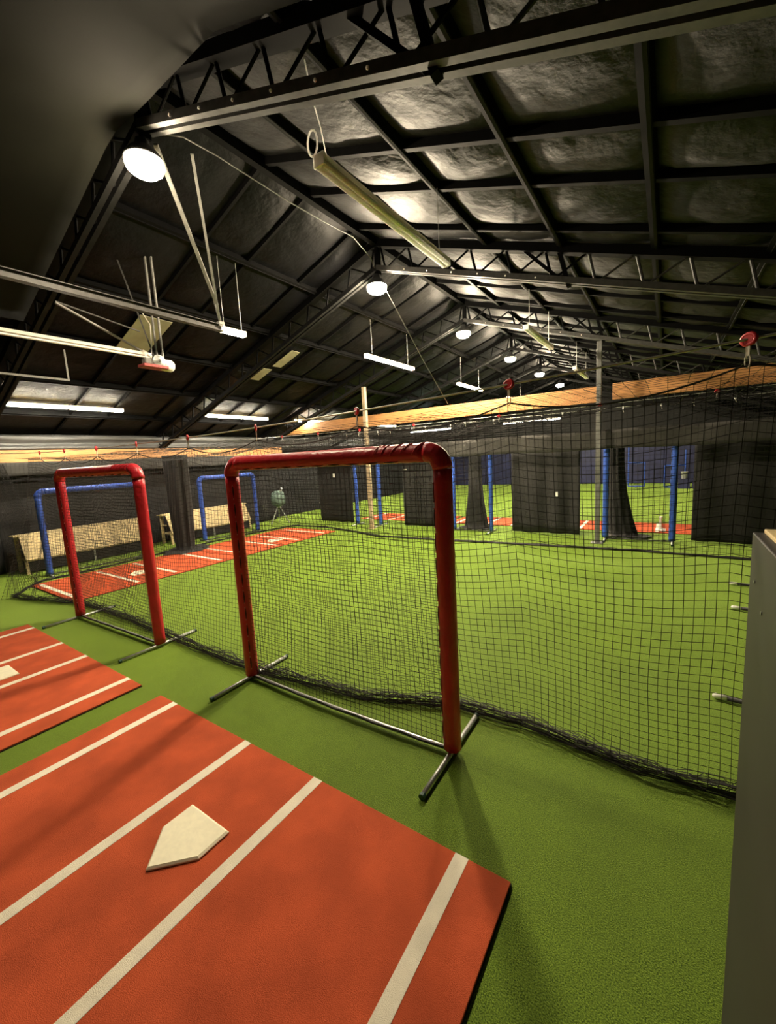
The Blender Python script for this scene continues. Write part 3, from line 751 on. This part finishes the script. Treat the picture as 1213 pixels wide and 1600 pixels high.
# ------------------------------------------------------------------ benches
def bench(loc, L, label):
    t = thing('plywood_bench', label, 'bench', loc, 0)
    # slanted plywood sheet facing +X ; top edge at z=1.0 set back, lower edge z=.33 forward
    def pb(y0, y1):
        b = MB(); n = 0
        a = [(-.28, 1.00), (.04, .36), (.062, .37), (-.258, 1.01)]
        b.v = [(x, y0, z) for x, z in a]+[(x, y1, z) for x, z in a]
        b.f = [(0,1,2,3),(7,6,5,4),(0,4,5,1),(1,5,6,2),(2,6,7,3),(3,7,4,0)]
        return b
    pb(0, L).build('slanted_board', M['ply'], t)
    MB().box(-.62, -.26, -.10, L+.10, .955, .985).build('top_shelf', M['ply'], t)
    MB().box(-.60, .02, 0.02, L-.02, .33, .36).build('seat_shelf', M['ply'], t)
    for y in (.0, L-.04):
        MB().bar((-.55, y+.02, .0), (-.55, y+.02, .96), .05, .09).build('leg', M['ply'], t)
        MB().bar((.0, y+.02, .0), (-.04, y+.02, .36), .05, .06).build('leg', M['ply'], t)
        MB().box(-.56, -.30, y, y+.04, .60, .64).build('side_rail', M['ply'], t)
    MB().bar((-.02, L*.5, .0), (-.05, L*.5, .36), .05, .05).build('leg', M['galv'], t)
    MB().box(-.06, -.04, .05, L-.05, .05, .33).build('skirt', M['curtain'], t)
    return t
bench((-8.86, 1.22, 0), 3.05, 'slanted pale plywood bench at far left behind the nearer blue screen')
bench((-8.86, 4.95, 0), 3.1, 'slanted pale plywood bench behind the farther blue screen')

# ------------------------------------------------------------------ near half wall at right
t = thing('half_wall', 'near grey half wall with a pale wooden cap at the right edge', 'wall', (4.757, -.15, 0))
MB().box(0, .30, -3.2, 0, 0, 2.13).build('panel', M['halfwall'], t, bevel=.004)
MB().box(.028, .30, -3.2, -.012, 2.13, 2.145).build('wooden_cap', M['ply'], t, bevel=.003)
for y, z in ((-.10, 1.98), (-.24, 1.92)):
    MB().lathe((0, y, z), [(.0, -.003), (.006, -.003), (.006, .002), (.0, .002)], 8, 'x').build('screw', M['galv'], t)

# ------------------------------------------------------------------ white capped pipes at right
for (x, y, lb) in ((4.93, 2.70, 'nearest of the three white capped black pipes lying by the right wall end'), (5.34, 5.46, 'middle of the three white capped black pipes on the turf at right'), (5.44, 6.75, 'farthest of the three white capped black pipes on the turf at right')):
    t = thing('capped_pipe', lb, 'pipe', (x, y, .032), -.05, 'white capped black pipes on the turf')
    MB().lathe((0, 0, 0), [(.004, 0), (.018, .006), (.026, .022), (.026, .11), (.020, .112)], 12, 'x').build('white_cap', M['pvc'], t, smooth=True)
    MB().tube([(.105, 0, 0), (1.6, 0, 0)], .022, 10).build('black_pipe', M['net'], t, smooth=True)

# ------------------------------------------------------------------ cards on the curtains
for x, z, w_, h, lb in ((-6.35, 1.87, .10, .16, 'white card on the black curtain left of the tan post'), (-3.05, 2.0, .13, .03, 'narrow white label at the top of the curtain right of the tan post'), (1.95, 1.16, .06, .13, 'small white tag on the curtain left of the grey post')):
    t = thing('card', lb, 'card', (x, YC-.062, z))
    MB().box(-w_/2, w_/2, -.004, .004, -h/2, h/2).build('sheet', M['paper'], t)
    MB().lathe((0, -.008, h/2-.012), [(0, -.002), (.006, -.002), (.006, .003), (0, .003)], 8, 'y').build('pin', M['galv'], t)
# ------------------------------------------------------------------ things of the far cages
def frame_stand(x, y, h, w_, label):
    t = thing('frame_stand', label, 'frame', (x, y, 0))
    MB().tube([(0, 0, .03), (0, 0, h)], .035, 8).build('upright', M['bluevinyl'], t)
    MB().tube([(w_, 0, .03), (w_, 0, h*.6)], .035, 8).build('upright', M['bluevinyl'], t)
    MB().tube([(0, 0, h*.6), (w_, 0, h*.6)], .035, 8).build('crossbar', M['bluevinyl'], t)
    MB().tube([(0, 0, .04), (w_, 0, .04)], .035, 8).build('crossbar', M['bluevinyl'], t)
    MB().tube([(w_/2, -.5, .04), (w_/2, .5, .04)], .03, 8).build('foot', M['bluevinyl'], t)
frame_stand(2.7, 25.5, 2.3, .8, 'small blue frame at the far wall, right of the grey post')
frame_stand(5.35, 25.0, 2.0, -.9, 'small blue frame at the far wall, near the widest curtain')
frame_stand(-3.6, 25.8, 2.0, .8, 'small blue frame at the far wall, seen left of the middle drape')
for x, y, z, lb in ((5.3, 24.5, 0, 'white bucket at the far wall, left of two'), (5.9, 24.5, 0, 'white bucket at the far wall, right of two')):
    t = thing('bucket', lb, 'bucket', (x, y, .5))
    MB().lathe((0,0,0), [(.12, 0), (.15, .36), (.16, .36), (.16, .38), (.14, .38)], 14).build('body', M['pvc'], t, smooth=True)
    MB().box(-.25, .25, -.25, .25, -.5, 0).build('crate', M['navy'], t)
# batting tee on the red mat right of the grey post
t = thing('batting_tee', 'white batting tee standing on the red mat right of the grey post', 'tee', (4.42, 11.62, .028))
b = MB(); b.v = [(-.12, -.2, 0), (.12, -.2, 0), (.12, .1, 0), (0, .22, 0), (-.12, .1, 0), (-.12, -.2, .02), (.12, -.2, .02), (.12, .1, .02), (0, .22, .02), (-.12, .1, .02)]
b.f = [(4,3,2,1,0), (5,6,7,8,9)]+[(i, (i+1) % 5, 5+(i+1) % 5, 5+i) for i in range(5)]
b.build('base', M['pvc'], t)
MB().lathe((0,0,.02), [(.05, 0), (.03, .06), (.03, .30), (.05, .36), (.03, .36)], 12).build('stem', M['pvc'], t, smooth=True)
# ball machine in the left back corner
t = thing('pitching_machine', 'pale green covered pitching machine in the back left corner', 'machine', (-8.6, 9.3, 0), .4)
for a in (0, 2.1, 4.2): MB().tube([(0, 0, .8), (.42*math.cos(a), .42*math.sin(a), .02)], .022, 8).build('leg', M['galv'], t)
MB().lathe((0, 0, .72), [(.12, 0), (.27, .10), (.30, .35), (.24, .55), (.14, .62), (.02, .64)], 16).build('cover', M['palegreen'], t, smooth=True)
MB().tube([(.10, 0, 1.28), (.24, -.1, 1.46)], .045, 8).build('chute', M['pvc'], t)
# white sign behind curtain opening
t = thing('sign_board', 'pale board standing on the turf beyond the opening by the tan post', 'board', (-4.2, 14.6, 0))
MB().box(-.22, .22, -.01, .01, .12, .86).build('board', M['paper'], t)
for x in (-.16, .16): MB().bar((x, .12, 0), (x, 0, .80), .03, .02).build('leg', M['ply'], t)
